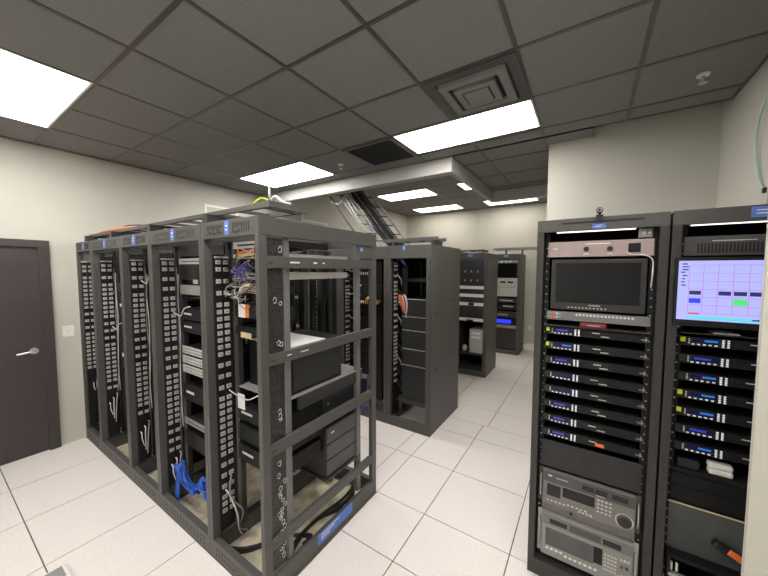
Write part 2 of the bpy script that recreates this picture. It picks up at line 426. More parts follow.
for i in (0, 1, 2):
    fill(i, [
     ('blank_panel', 1.80, .18, .45, 'tall black blank panel at the top', 'panel', 'dev', 'inner', 'none'),
     ('patch_panel', 1.62, .088, .3, 'black patch panel below the top blank panel', 'patch panel', 'devg', 'inner', 'jacks'),
     ('server', 1.38, .20, .6, 'black server below the patch panel', 'server', 'dev', 'inner', 'leds'),
     ('server', 1.14, .20, .6, 'black server at mid height', 'server', 'inner', 'inner', 'vent'),
     ('server', .84, .26, .6, 'tall black server below mid height', 'server', 'dev', 'inner', 'leds'),
     ('blank_panel', .55, .26, .5, 'black blank panel above the lowest unit', 'panel', 'inner', 'inner', 'none'),
     ('power_unit', .16, .34, .6, 'large black power unit at the bottom', 'power unit', 'dev', 'inner', 'vent')])
fill(3, [
 ('blank_panel', 1.945, .07, .4, 'dark grey blank panel at the very top', 'panel', 'devg', 'inner', 'none'),
 ('patch_panel', 1.885, .045, .3, 'pale labelled patch panel near the top', 'patch panel', 'lgrey', 'inner', 'ports'),
 ('blank_panel', 1.77, .11, .4, 'dark panel under the pale patch panel', 'panel', 'devg', 'inner', 'vent'),
 ('shelf_unit', 1.655, .075, .5, 'light grey shelf unit with cables above it', 'shelf', 'grey', 'devg', 'none'),
 ('server', 1.46, .088, .6, 'upper black server with small lights', 'server', 'dev', 'inner', 'leds'),
 ('server', 1.36, .088, .6, 'lower black server with small lights', 'server', 'dev', 'inner', 'leds'),
 ('patch_panel', 1.19, .06, .3, 'topmost of three pale grey patch panels', 'patch panel', 'lgrey', 'inner', 'jacks'),
 ('patch_panel', 1.115, .06, .3, 'middle one of three pale grey patch panels', 'patch panel', 'lgrey', 'inner', 'jacks'),
 ('patch_panel', 1.04, .06, .3, 'lowest of three pale grey patch panels', 'patch panel', 'lgrey', 'inner', 'jacks'),
 ('server', .82, .13, .6, 'black server under the pale patch panels', 'server', 'dev', 'inner', 'leds'),
 ('switch', .62, .05, .4, 'thin grey network switch in the lower half', 'network switch', 'grey', 'devg', 'ports'),
 ('server', .44, .13, .6, 'lowest black server', 'server', 'dev', 'inner', 'vent')])
fill(4, [
 ('switch', 1.978, .045, .42, 'topmost light grey network switch', 'network switch', 'lgrey', 'devg', 'ports'),
 ('switch', 1.915, .03, .62, 'thin grey network switch with pale casing, second from top', 'network switch', 'lgrey', 'lgrey', 'ports'),
 ('switch', 1.785, .045, .62, 'grey network switch with pale casing, third from top', 'network switch', 'lgrey', 'lgrey', 'ports'),
 ('patch_panel', 1.70, .045, .12, 'black patch panel under the grey network switches', 'patch panel', 'dev', 'inner', 'jacks'),
 ('patch_panel', 1.54, .09, .12, 'deeper black patch panel with an orange and white card', 'patch panel', 'dev', 'inner', 'jacks'),
 ('drawer_unit', 1.43, .05, .05, 'thin black drawer unit above the monitor case', 'drawer', 'dev', 'inner', 'none'),
 ('server', .86, .10, .35, 'black server with drive bay under the slide shelf', 'server', 'dev', 'inner', 'leds'),
 ('server', .72, .11, .35, 'black server second below the slide shelf', 'server', 'dev', 'inner', 'vent'),
 ('server', .58, .11, .33, 'black server third below the slide shelf', 'server', 'dev', 'inner', 'leds')])
# black monitor case with white sheet on top, on a sliding shelf, in the end rack
t = thing('sliding_shelf', 'dark steel slide shelf under the black case in the barred end rack', 'shelf', (-1.69, 1.165, .985))
MB().box(-.235, .235, 0, .745, .085, .092, 0).build('tray', 'grey', t)
MB().box(.215, .235, .11, .745, 0, .085, 0).build('slide_rail', 'devg', t)
MB().box(-.235, -.215, .11, .745, 0, .085, 0).build('slide_rail', 'devg', t)
t = thing('equipment_case', 'black upright case with pale top on the slide shelf in the end rack', 'case', (-1.69, 1.235, 1.077))
MB().box(-.205, .205, 0, .465, 0, .298, 0, bev=.004).build('body', 'dev', t)
MB().box(.205, .211, .02, .45, .02, .28, 0, bev=.002).build('side_panel', 'devg', t)
tag(MB().box(-1.89, -1.478, 1.24, 1.53, 1.3755, 1.3815).build('paper_sheet', 'paper'), 'white paper sheets lying on top of the black case in the end rack', 'paper')
# computers on the lower level
t = thing('computer', 'charcoal desktop computer lying under the slide shelf in the end rack', 'computer', (-1.69, 1.52, .845))
MB().box(-.19, .20, 0, .35, 0, .125, 0, bev=.004).build('case', 'devg', t)
MB().box(.2, .2025, .04, .05, .06, .07, 0).build('screw', 'dull', t)
t = thing('ups_unit', 'large charcoal box with ribbed grey side low in the end rack', 'power supply', (-1.67, 1.515, .40))
MB().box(-.19, .20, 0, .37, 0, .36, 0, bev=.005).build('body', 'devg', t)
MB().box(.2, .206, .01, .36, .012, .115).box(.2, .206, .01, .36, .125, .23).box(.2, .206, .01, .36, .24, .35).build('side_ribs', 'vtrd', t)
MB().box(.206, .2075, .05, .085, .30, .312).build('badge', 'white', t)
t = thing('support_shelf', 'thin dark shelf carrying the large ribbed box low in the end rack', 'shelf', (-1.67, 1.40, .385))
MB().box(-.245, .22, .10, .485, 0, .014, 0).build('tray', 'rackd', t)
t = thing('support_shelf', 'thin dark shelf carrying the charcoal computer in the end rack', 'shelf', (-1.67, 1.40, .83))
MB().box(-.245, .235, .11, .485, 0, .014, 0).build('tray', 'rackd', t)
# cards and labels hung in the end bay front
def card(x, z, w, h, m, lab, cat='card'):
    return tag(MB().box(x-w/2, x+w/2, 1.152, 1.1555, z-h/2, z+h/2).build('card', m), lab, cat)
card(-1.84, 1.585, .07, .085, 'paper', 'white card with orange edge hung on the end rack patch panel')
tag(MB().box(-1.80, -1.765, 1.152, 1.1555, 1.545, 1.63).build('card', 'orange'), 'orange card strip beside the white card in the end rack', 'card')
card(-1.87, .985, .075, .10, 'paper', 'white card standing at mid height inside the end rack, above its servers')
card(-1.80, 1.43, .11, .035, 'beige', 'beige label on the thin black drawer of the end rack')
card(-1.80, 1.72, .08, .025, 'pink', 'rose label on the black patch panel of the end rack')
# ------------------------------------------------------------------ cables in the near row
def cable(pts, r, m, lab, grp=None, n=6, name='cable', sub=5):
    return tag(MB().tube(pts, r, n, 0, sub).build(name, m), lab, 'cable', grp)
rc = random.Random(11)
cols = ['wcab', 'socket', 'grey', 'blk', 'blk', 'grey']
GE = 'tangled patch cables at the top of the end rack'
for k in range(46):
    z = rc.uniform(1.68, 2.0); x = rc.uniform(-1.91, -1.62); m = cols[k % 6]
    dz = rc.uniform(-.12, .02); dx = rc.uniform(-.12, .12)
    cable([(x, 1.155, z), (x+dx*.2, 1.135, z-.01), (x+dx*.6, 1.115-rc.uniform(0, .03), z+dz*.6), (x+dx*.9, 1.13, z+dz), (max(-1.92, min(-1.5, x+dx)), 1.155, z+dz*.8)], .0033, m,
          {'wcab': 'white patch cable looped in the cable tangle at the top of the end rack', 'socket': 'pale grey patch cable in the cable tangle at the top of the end rack', 'blk': 'black patch cable in the cable tangle at the top of the end rack', 'grey': 'grey patch cable in the cable tangle at the top of the end rack'}[m], GE, 5, 'patch_cable')
for k in range(7):
    x = -1.79+.018*k; z = 1.862+.012*(k % 3)
    cable([(x, 1.153, z), (x-.02, 1.12, z-.015), (x-.05, 1.105, z-.01), (x-.10, 1.12, z-.03-.01*k), (x-.12, 1.15, z-.05)], .0055, 'purple', 'violet-blue patch cable in the bunch near the top of the end rack', 'violet patch cables of the end rack', 6, 'patch_cable')
for k in range(4):
    z = 1.955-.009*k
    cable([(-1.855, 1.15, z+.03), (-1.82, 1.125, z), (-1.77, 1.12, z+.002), (-1.68, 1.15, z+.01)], .0045, 'orange' if k < 2 else 'beige', ('orange' if k < 2 else 'beige')+' patch cable near the top of the end rack, above the violet bunch', ('orange' if k < 2 else 'beige')+' patch cables of the end rack', 6, 'patch_cable')
for k in range(5):
    z = 1.75-.012*k
    cable([(-1.85, 1.15, z+.03), (-1.80, 1.12, z), (-1.74, 1.12, z+.01), (-1.66, 1.15, z)], .004, 'beige' if k % 2 else 'pink', ('beige' if k % 2 else 'rose')+' patch cable crossing below the violet bunch in the end rack', 'rose and beige patch cables of the end rack', 6, 'patch_cable')
# loops leaving sockets
for X, z, far, lab in ((-1.916, 1.07, 1.0, 'grey cable arching from the outlet strip to the corner post of the end rack'),
                       (-1.916, 1.70, .55, 'grey cable running from the upper sockets of the end rack'),
                       (-2.656, 1.52, .6, 'grey cable running from the sockets of the fourth rack'),
                       (-3.236, 1.75, .6, 'pale cable bent down from the top sockets of the third rack'),
                       (-3.996, 1.27, .6, 'pale cable sticking out of the sockets of the second rack')):
    x2 = X+far*.45
    cable([(X, 1.10, z), (X+.05, 1.11, z-.02), (X+far*.2, 1.10, z-.02), (X+far*.33, 1.09, z+.04), (x2, 1.10, z+.06)], .004, 'wcab', lab, None, 6)
for i in range(4):
    X = XB[i]+(.10 if i == 0 else .066)
    for k in range(2):
        cable([(X, 1.132+.012*k, 1.86-.05*k), (X+rc.uniform(-.008, .02), 1.138, 1.6), (X+rc.uniform(-.008, .02), 1.13+.012*k, 1.35), (X+rc.uniform(-.008, .02), 1.138, 1.1), (X+.01, 1.13, .85), (X, 1.12+.02*k, .6)], .0042, ['grey', 'wcab'][k], ['grey cable', 'pale cable'][k]+' running down beside the outlet strips of '+RN[i], None, 5)
# white plugs and dangling leads at the strip feet
for i, zt in ((0, .62), (1, .50), (2, .42), (3, .33)):
    X = XB[i]+.06
    for k in range(3):
        cable([(X, 1.05+.03*k, zt+.04*k), (X+.022, 1.05+.03*k, zt+.04*k-.012), (X+.028, 1.05+.025*k, zt+.04*k-.06), (X+.012, 1.07+.01*k, zt-.13-.04*k)], .0048, 'wcab' if k < 2 else 'socket', 'thick pale power lead drooping from the lowest sockets of '+RN[i], 'power leads at the strip feet of '+RN[i], 6, 'power_lead')
for k in range(3):
    cable([(-1.92, 1.06+.02*k, .42+.04*k), (-1.88, 1.07, .38), (-1.86, 1.10+.02*k, .25), (-1.88, 1.12, .14), (-1.90, 1.15+.02*k, .06)], .0055, ['wcab', 'blk', 'grey'][k], ['white', 'black', 'grey'][k]+' power lead dropping to the floor inside the end rack', None, 6, 'power_lead')
# blue cable bunch at the foot of the fourth rack
for k in range(12):
    a = rc.uniform(0, 1); y = 1.09+.02*rc.random()
    x = -2.54+.02*k
    J = lambda v: v+rc.uniform(-.03, .03)
    cable([(-2.62+.008*k, 1.06, .30+.05*a), (J(-2.56), J(1.07), J(.33)), (J(-2.50), J(1.09), J(.22)), (J(-2.45), J(1.12), J(.16)), (J(-2.38), J(1.13), J(.24)), (J(-2.33), J(1.14), J(.18)), (J(-2.26), J(1.15), J(.20)), (-2.20+.01*k, 1.22, .20+.01*k)], .0068, 'bluec', 'blue cable in the bunch spilling out at the foot of the fourth rack', 'blue cables at the foot of the fourth rack', 6, 'network_cable')
for k in range(3):
    cable([(-2.63+.03*k, 1.05, .03), (-2.62+.02*k, 1.06, .14), (-2.64+.02*k, 1.08, .26), (-2.60+.02*k, 1.10, .36)], .007, 'bluec', 'blue cable hanging straight down beside the outlet strip foot of the fourth rack', 'hanging blue cables of the fourth rack', 6, 'network_cable')
# black cable trunks hanging at the rear of the near row
for i in range(5):
    x0 = XB[i]+.10; x1 = XB[i+1]-.09
    n = 7 if i != 4 else 3
    if i == 4: x1 = -1.80
    for k in range(n):
        x = x0+(k+.5)*(x1-x0)/n; j = rc.uniform(-.012, .012); y = 1.93+.02*(k % 2)
        cable([(x, y, .02), (x+j, y-.02, .5), (x-j, y+.01, 1.1), (x+j, y, 1.6), (x, y, 2.0)], .021, 'blk', 'thick black cable trunk hanging at the back of '+RN[i], 'black cable trunks behind '+RN[i], 8, 'cable', 3)
for k in range(3):
    cable([(-1.47, 1.15+.02*k, .02), (-1.56, 1.30, .015+.012*k), (-1.60, 1.55, .02), (-1.50-.03*k, 1.80, .015+.01*k), (-1.60, 1.98, .02)], .012, 'blk', 'thick black cable lying on the board floor of the end rack', 'black cables on the floor of the end rack', 8)
for k in range(2):
    cable([(-1.93, 1.05, .012+.022*k), (-1.80, 1.12, .012+.02*k), (-1.66, 1.35, .012), (-1.52, 1.42, .014+.02*k), (-1.46, 1.30, .1)], .010, 'blk', 'black lead curling over the floor boards behind the front of the end rack', 'black leads on the front floor of the end rack', 8)

# ------------------------------------------------------------------ ladder tray above the near row
t = thing('cable_ladder', 'grey ladder tray running along the top of the near racks', 'cable tray', (-2.99, 1.23, 2.180))
for y in (-.165, .06): MB().box(-1.40, 1.56, y-.012, y+.012, 0, .026).build('ladder_rail', 'rack', t)
for k in range(13): MB().box(-1.34+k*.235, -1.315+k*.235, -.153, .048, .004, .022).build('rung', 'rack', t)
MB().box(1.56, 1.58, -.177, .085, 0, .032).build('end_bar', 'rack', t)
for x in (-1.25, -.55, .25, 1.05):
    MB().box(x-.03, x+.03, -.24, -.15, -.055, 0).build('bracket', 'rackd', t)
    MB().box(x-.03, x+.03, -.15, .075, -.015, 0).build('bracket', 'rackd', t)
# (brackets sit on cross straps spanning the frames)
t2 = None
MB().cyl((1.568, -.165, .032), (1.568, -.165, .11), .006, n=8).build('hanger_rod', 'lgrey', t)
for k in range(8):
    y = 1.11+.022*k
    cable([(-4.36+.03*k, y, 2.213), (-4.15, y+.003, 2.230+.008*(k % 2)), (-3.72, y-.003, 2.228+.008*(k % 3)), (-3.30-.06*k, y+.003, 2.213)], .0105, 'orange', 'orange cable lying in the ladder tray near the door end', 'orange cables in the ladder tray', 6)
cable([(-4.2, 1.14, 2.248), (-3.9, 1.18, 2.252), (-3.5, 1.12, 2.246), (-3.1, 1.2, 2.226)], .005, 'blk', 'thin black cable crossing over the orange cables in the ladder tray', None, 6)
cable([(-1.62, 1.10, 2.222), (-1.55, 1.11, 2.25), (-1.50, 1.14, 2.225), (-1.47, 1.2, 2.22)], .006, 'yellow', 'yellow cable looped at the near end of the ladder tray', None, 6)
cable([(-1.56, 1.16, 2.222), (-1.50, 1.16, 2.262), (-1.46, 1.18, 2.232), (-1.44, 1.22, 2.222)], .009, 'wcab', 'white cable looped at the near end of the ladder tray', None, 6)

# ------------------------------------------------------------------ sloping ladder with bundles up into the soffit
t = thing('cable_ladder', 'steep grey ladder carrying cable bundles from the second rack row up behind the soffit', 'cable tray', (-2.3, 3.7, 2.125))
def L(p): return (p[0]+2.3, p[1]-3.7, p[2]-2.125)
railp = lambda y, dx: [(-2.10+dx, y, 2.135), (-2.30+dx, y, 2.35), (-2.52+dx, y, 2.62), (-2.78+dx, y, 2.93), (-2.95+dx, y, 3.22), (-3.02+dx, y, 3.42)]
for y, dx in ((3.48, -.28), (3.90, .05)): MB().tube([L(p) for p in railp(y, dx)], .014, 6).build('ladder_rail', 'grey', t)
r0, r1 = railp(3.48, -.28), railp(3.90, .05)
for k in range(1, 10):
    u = k/10*(len(r0)-1); i = int(u); f = u-i
    p = [r0[i][j]*(1-f)+r0[i+1][j]*f for j in range(3)]; q = [r1[i][j]*(1-f)+r1[i+1][j]*f for j in range(3)]
    MB().cyl(L(p), L(q), .009, n=8).build('rung', 'devg', t)
for k in range(12):
    y = 3.60+.0135*k; dx = -.17+.011*k+rc.uniform(-.012, .012); up = .03+.02*(k % 2)
    cable([(p[0]+dx-.0, y+rc.uniform(-.006, .006), p[2]+up) for p in railp(y, 0)], .011, 'blk', 'black cable in the thick bundle on the sloping ladder', 'black cable bundle on the sloping ladder', 6, 'cable', 4)
for k in range(7):
    y = 3.50+.016*k; dx = -.25+.01*k
    cable([(p[0]+dx-(.05*math.sin(j*1.3+k)), y, p[2]+.035) for j, p in enumerate(railp(y, 0))][1+k % 2:], .008, ['wcab', 'wcab', 'grey', 'blk', 'purple', 'wcab', 'socket'][k], ['first white cable by the left rail', 'second white cable', 'grey cable', 'single black cable', 'violet cable', 'third white cable', 'pale grey cable'][k]+' on the left part of the sloping ladder', None, 6, 'cable', 4)
for k in range(9):
    y = 3.49+.013*k; w1, w2 = rc.uniform(-.07, .05), rc.uniform(-.06, .06)
    P_ = railp(y, -.27+.012*k)
    cable([(p[0]+(w1, w2, -w1, w2*.5, 0, 0)[j], y+.01*(j % 2), p[2]+.045+.012*(k % 3)) for j, p in enumerate(P_)][(k % 3):], .0055, ['grey', 'wcab', 'blk'][k % 3], ['grey', 'white', 'black'][k % 3]+' loose thin cable wandering over the left part of the sloping ladder', 'loose thin cables on the sloping ladder', 5, 'cable', 4)
for k in range(2):
    cable([(p[0]+.02+.02*k, 3.86+.02*k, p[2]+.03) for p in railp(3.9, 0)], .006, ['pink', 'wcab'][k], ['rose', 'white'][k]+' cable along the right rail of the sloping ladder', None, 6, 'cable', 4)
cable([(-3.22, 3.46, 2.93), (-3.10, 3.46, 2.78), (-2.92, 3.46, 2.56), (-2.75, 3.46, 2.36), (-2.62, 3.46, 2.14)], .009, 'blk', 'single black cable sagging left of the sloping ladder', None, 6)
for k in range(3):
    cable([(-3.24, 3.44+.02*k, 2.96), (-3.2, 3.46+.02*k, 2.86), (-3.08, 3.47+.02*k, 2.80), (-2.98, 3.48, 2.86), (-2.92, 3.49, 2.95)], .009, 'wcab', 'white cable sagging in a loop at the top left of the sloping ladder', 'white looped cables at the ladder top', 6)

# ------------------------------------------------------------------ second row (behind)
Y2, Y2b = 3.06, 3.95; BR = (-1.865, -1.77)
X2 = [-4.44, -3.86, -3.28, -2.70, -1.96, -1.405]
N2 = ['second row, leftmost rack', 'second row, second rack from left', 'second row, middle rack', 'second row, rack left of the solid-sided one', 'second row, solid-sided rack']
for i in range(5):
    x0, x1 = X2[i], X2[i+1]; cx = (x0+x1)/2; a, c = x0-cx+.001, x1-cx-.001; D = Y2b-Y2
    t = thing('rack_cabinet', ['grey rack at the far left of the second row', 'grey rack second from the left in the second row', 'grey rack in the middle of the second row', 'open grey rack left of the closed-side rack, second row', 'grey rack with solid side panel ending the second row'][i], 'rack', (cx, Y2, 0), 'racks of the second row')
    MB().box(a, c, 0, .04, .0, .11).box(a, c, D-.04, D, 0, .11).box(a, a+.04, .04, D-.04, 0, .11).box(c-.04, c, .04, D-.04, 0, .11).build('base_frame', 'rack', t, .002)
    MB().box(a, c, 0, .04, 1.975, 2.12).box(a, c, D-.04, D, 1.975, 2.12).box(a, c, .04, D-.04, 2.10, 2.12).build('top_frame', 'rack', t, .002)
    for px in (a, c-.045 if i < 4 else c-.05):
        MB().box(px, px+.045, 0, .06, .11, 1.975).build('post', 'rack', t, .002); MB().box(px, px+.045, D-.05, D, .11, 1.975).build('post', 'rack', t, .002)
    for px in (a+.05, c-.085): MB().box(px, px+.03, .12, .15, .11, 1.975).build('mounting_rail', 'inner', t)
    tape(t, -.05 if i == 4 else 0, 2.09, 0, .04, .05)
    if i == 4:
        p = B('side_panel', 'rack', c-.0, c+.012, .0, D, .0, 2.12, t, .002)
        b = MB()
        for y, z in ((.16, 1.36), (.66, 1.47), (.16, .72), (.70, .80)): b.box(c+.012, c+.014, y-.05, y+.05, z-.008, z+.008)
        b.build('panel_latch', 'blk', t)
        b = MB(); k0, k1 = BR[0]-cx, BR[1]-cx; b.box(k0, k0+.012, D-.2, D-.18, 1.40, 2.04).box(k1-.014, k1, D-.2, D-.18, 1.40, 2.04).box(k0+.012, k1-.014, D-.2, D-.18, 2.01, 2.04).box(k0+.012, k1-.014, D-.2, D-.18, 1.70, 1.73).box(k0+.012, k1-.014, D-.2, D-.18, 1.40, 1.43); b.build('inner_bracket', 'silver', t)
        B('inner_panel', 'inner', a+.046, c-.051, D-.08, D-.06, 1.0, 1.975, t)
        B('inner_panel', 'inner', a+.002, a+.02, .26, D-.06, 1.0, 1.975, t)
        B('inner_panel', 'rackd', c-.049, c-.001, .07, D-.06, .11, 1.975, t)
        B('cross_bar', 'rackd', a+.05, c-.05, .3, .34, 1.70, 1.745, t)
        b = MB()
        for x in (a+.10, c-.14): b.cyl((x, .06, -.0), (x, .06, .004), .03, n=12)
    strip_pair(x0+.066, Y2+.065, ['black outlet strip, front column in '+N2[i], 'black outlet strip, rear column in '+N2[i]], 0, .5, i % 3, .12, 1.93, 'outlet strips of the second row')
# four black units stacked in the closed-side rack
for z0, h, lab in ((.33, .40, 'lowest and tallest of five black units'), (.735, .19, 'second lowest of five black units'), (.93, .215, 'middle one of five black units'), (1.15, .155, 'second highest of five black units'), (1.31, .20, 'topmost of five black units')):
    t = thing('storage_unit', lab+' stacked in the closed-side rack of the second row', 'storage unit', (-1.635, Y2+.10, z0), 'black units stacked in the closed-side rack')
    MB().box(-.165, .165, 0, .55, 0, h-.006, 0, bev=.003).build('chassis', 'dev', t)
    MB().box(-.165, .165, -.012, 0, .004, h-.02).build('faceplate', 'devg', t)
    MB().box(-.17, .17, -.012, .012, h-.006, h).build('shelf_edge', 'lgrey', t)
tag(B('support_tray', 'rackd', -1.85, -1.455, Y2+.08, Y2+.70, .27, .3295), 'dark tray under the five black units in the closed-side rack', 'tray')
for i in range(4):
    cx = (X2[i]+X2[i+1])/2
    for z0, h in ((.2, .595), (.8, .445), (1.25, .405), (1.66, .31)):
        nm = {.2: 'lowest', .8: 'second lowest', 1.25: 'second highest', 1.66: 'topmost'}[z0]
        t = thing('server', nm+' black server in '+N2[i], 'server', (cx, Y2+.12, z0), 'servers of the second row')
        MB().box(-.215, .215, 0, .6, 0, h, 0).build('chassis', 'inner', t)
        b = MB()
        for k in range(8): b.box(-.18+k*.03, -.165+k*.03, -.009, -.008, h*.4, h*.5)
        MB().box(-.225, .225, -.008, -.0006, 0, h, 0).build('faceplate', 'dev', t); b.build('indicator_row', 'dull', t)
G2 = 'cables of the closed-side rack'
for k in range(8):
    m = ['orange', 'redc', 'redc', 'orange', 'wcab', 'blk', 'redc', 'wcab'][k]
    cable([(-1.88, Y2+.13, 1.53-.012*k), (-1.85+.01*k, Y2+.09, 1.55), (-1.82+.012*k, Y2+.08, 1.46), (-1.80+.006*k, Y2+.10, 1.36-.01*k)], .009, m, {'orange': 'orange', 'redc': 'coral red', 'wcab': 'white', 'blk': 'black'}[m]+' patch cable in the hanging bunch inside the closed-side rack', 'hanging coloured cables of the closed-side rack', 6, 'patch_cable')
for k in range(5):
    cable([(-1.90, Y2+.13, 1.95+.01*k), (-1.86, Y2+.09, 1.98), (-1.80, Y2+.09, 1.93+.01*k), (-1.78, Y2+.13, 1.90)], .009, 'purple', 'violet cable looped high inside the closed-side rack', 'violet cables of the closed-side rack', 6, 'patch_cable')
for k in range(9):
    z = 1.80-.16*k
    cable([(-1.885, Y2+.12, z), (-1.85, Y2+.07, z-.02), (-1.81, Y2+.07, z-.07), (-1.83, Y2+.12, z-.13)], .007, 'blk' if k % 3 else 'grey', ('black' if k % 3 else 'grey')+' loop of cable beside the sockets of the closed-side rack', 'socket-side loops of the closed-side rack', 6, 'patch_cable')
for k in range(4):
    x = -1.86+.02*k
    cable([(x, Y2+.2, .12), (x+.02, Y2+.22, .6), (x-.01, Y2+.2, 1.2), (x, Y2+.21, 1.9)], .010, 'blk', 'black cable hanging behind the sockets of the closed-side rack', 'black cables hanging in the closed-side rack', 6)
for k in range(5):
    m = ['orange', 'yellow', 'green', 'orange', 'orange'][k]
    cable([(-2.34+.02*k, Y2+.10, 1.45), (-2.29+.02*k, Y2+.05, 1.49+.012*k), (-2.22+.02*k, Y2+.05, 1.47), (-2.16+.01*k, Y2+.10, 1.42+.01*k)], .010, m, {'orange': 'orange', 'yellow': 'yellow', 'green': 'green'}[m]+' cable in the bunch just right of the barred end rack', 'bright cables left of the closed-side rack', 6, 'patch_cable')
for k in range(4):
    cable([(-2.72+.012*k, Y2+.05, 1.85), (-2.73+.012*k, Y2+.03, 1.65), (-2.70+.01*k, Y2+.04, 1.52), (-2.72+.01*k, Y2+.05, 1.38)], .007, 'beige' if k % 2 else 'wcab', ('beige' if k % 2 else 'white')+' cable hanging in front of the middle rack of the second row', 'pale hanging cables of the second row', 6)
for k in range(2):
    cable([(-2.34+.03*k, Y2-.02, .05), (-2.30, Y2+.02, .2), (-2.28+.03*k, Y2+.05, .35), (-2.31, Y2+.1, .5)], .008, 'purple', 'violet cable at the foot of the second row beside the barred end rack', 'violet cables at the second row foot', 6)
for k, (x, y, z0, z1) in enumerate(((-2.42, Y2-.0, 1.12, 1.42), (-2.47, Y2+.02, 1.40, 1.62))):
    cable([(x, y+.05, z0), (x+.012, y+.03, (z0+z1)/2), (x, y+.05, z1), (x+.05, y+.09, z1+.03)], .009, 'wcab', ['lower', 'upper'][k]+' white lead hanging in the second row behind the barred end rack', None, 6)
for k in range(12):
    z = 1.85-.1*k
    cable([(-2.60, Y2+.09, z), (-2.55, Y2+.05, z-.02), (-2.48, Y2+.05, z-.05*rc.random()), (-2.42, Y2+.10, z-.03)], .006, ['grey', 'blk', 'blk'][k % 3], ['grey', 'black', 'black'][k % 3]+' patch lead at the sockets of the second row behind the barred end rack', 'patch leads of the second row behind the end rack', 6, 'patch_cable')
# short grey ladder pieces on the tops
t = thing('cable_ladder', 'short grey ladder tray lying on the second row near its closed end', 'cable tray', (-1.8, 3.55, 2.17))
for y in (-.12, .12): MB().box(-.45, .32, y-.01, y+.01, .03, .07).build('ladder_rail', 'rack', t)
for k in range(4): MB().box(-.40+k*.2, -.38+k*.2, -.11, .11, .035, .06).build('rung', 'rack', t)
for x in (-.3, .25): MB().box(x-.02, x+.02, -.13, .13, -.05, .03).build('foot', 'rackd', t)

# ------------------------------------------------------------------ third and fourth rows
def closed_rack(x0, x1, y0, y1, label, zt=2.13, top=.11):
    cx = (x0+x1)/2; a, c = x0-cx, x1-cx; D = y1-y0
    t = thing('rack_cabinet', label, 'rack', (cx, y0, 0), 'racks at the far end of the room')
    B('base', 'rack', a, c, 0, D, 0, .10, t, .002)
    B('top_panel', 'rack', a, c, 0, D, zt-top, zt, t, .002)
    for s in (a, c-.02): B('side_panel', 'rack', s, s+.02, .0, D, .10, zt-top, t, .002)
    for s in (a+.02, c-.055): B('post', 'rack', s, s+.035, 0, .05, .10, zt-top, t)
    B('back_panel', 'inner', a+.02, c-.02, D-.02, D, .10, zt-top, t)
    tape(t, -.02, zt-.04, 0, .11, .05)
    return t
closed_rack(-1.95, -1.402, 5.31, 6.03, 'grey rack with rows of white label strips, third row')
def unit(name, x0, x1, y, z0, h, front, lab, cat, dep=.35, strips=(), body='inner'):
    cx = (x0+x1)/2; t = thing(name, lab, cat, (cx, y, z0), 'units in the far racks'); a = x0-cx; c = -a
    B('chassis', body, a+.004, c-.004, .001, dep, .001, h-.001, t)
    B('faceplate', front, a, c, -.007, -.0, 0, h, t)
    for nm, m, u0, u1, v0, v1 in strips: B(nm, m, a+(c-a)*u0, a+(c-a)*u1, -.010, -.007, h*v0, h*v1, t)
    return t
fx0, fx1, fy = -1.893, -1.459, 5.33
KN = [('knob', 'dull', u-.02, u+.02, .4, .6) for u in (.25, .5, .75)]
unit('blank_panel', fx0, fx1, fy, 1.90, .115, 'rackd', 'dark blank panel at the top of the third-row rack', 'panel')
unit('control_unit', fx0, fx1, fy, 1.745, .15, 'rackd', 'dark panel with knobs, upper one in the third-row rack', 'panel', strips=KN)
unit('control_unit', fx0, fx1, fy, 1.59, .15, 'rackd', 'dark panel with knobs, lower one in the third-row rack', 'panel', strips=KN)
for z, lab, st in ((1.515, 'topmost white strip unit in the third-row rack', ()), (1.375, 'second white strip unit from the top of the third-row rack', ()), (1.225, 'white strip unit with black middle in the third-row rack', [('display', 'blk', .4, .62, .05, .95)]), (.955, 'lowest white strip unit in the third-row rack, above the open bay', [('display', 'blk', .35, .6, .0, .5)])):
    unit('patch_panel', fx0, fx1, fy, z, .055, 'white', lab, 'patch panel', strips=st)
for z, h, lab in ((1.44, .07, 'dark filler between the two upper white strips'), (1.285, .085, 'dark filler under the second white strip'), (1.02, .20, 'tall dark filler above the lowest white strip')):
    unit('blank_panel', fx0, fx1, fy, z, h, 'rackd', lab+' of the third-row rack', 'panel')
t = thing('computer', 'white tower computer in the open bottom of the third-row rack', 'computer', (-1.60, fy+.03, .39))
MB().box(-.105, .13, 0, .42, 0, .42, 0, bev=.008).build('case', 'lgrey', t)
MB().box(-.07, .09, -.004, 0, .33, .37).box(-.07, .09, -.004, 0, .26, .30).build('drive_bay', 'white', t)
tag(B('shelf_board', 'rackd', -1.893, -1.459, fy, fy+.5, .36, .389), 'dark shelf under the white tower computer of the third-row rack', 'shelf')
b = MB(); bmesh.ops.create_uvsphere(b.bm, u_segments=16, v_segments=10, radius=.06, matrix=Matrix.Translation((-1.80, fy+.08, .45)) @ Matrix.Diagonal((.75, .75, 1.02, 1)))
tag(b.build('plastic_jug', 'white'), 'round white container beside the white tower computer', 'container')
t = thing('cable_ladder', 'grey ladder tray above the third-row rack', 'cable tray', (-1.95, 5.6, 2.13))
for y in (-.12, .12): MB().box(-.6, .45, y-.01, y+.01, .03, .07).build('ladder_rail', 'rack', t)
for k in range(5): MB().box(-.5+k*.2, -.48+k*.2, -.11, .11, .035, .06).build('rung', 'rack', t)
for x in (.05, .35): MB().box(x-.02, x+.02, -.13, .13, 0, .03).build('foot', 'rackd', t)
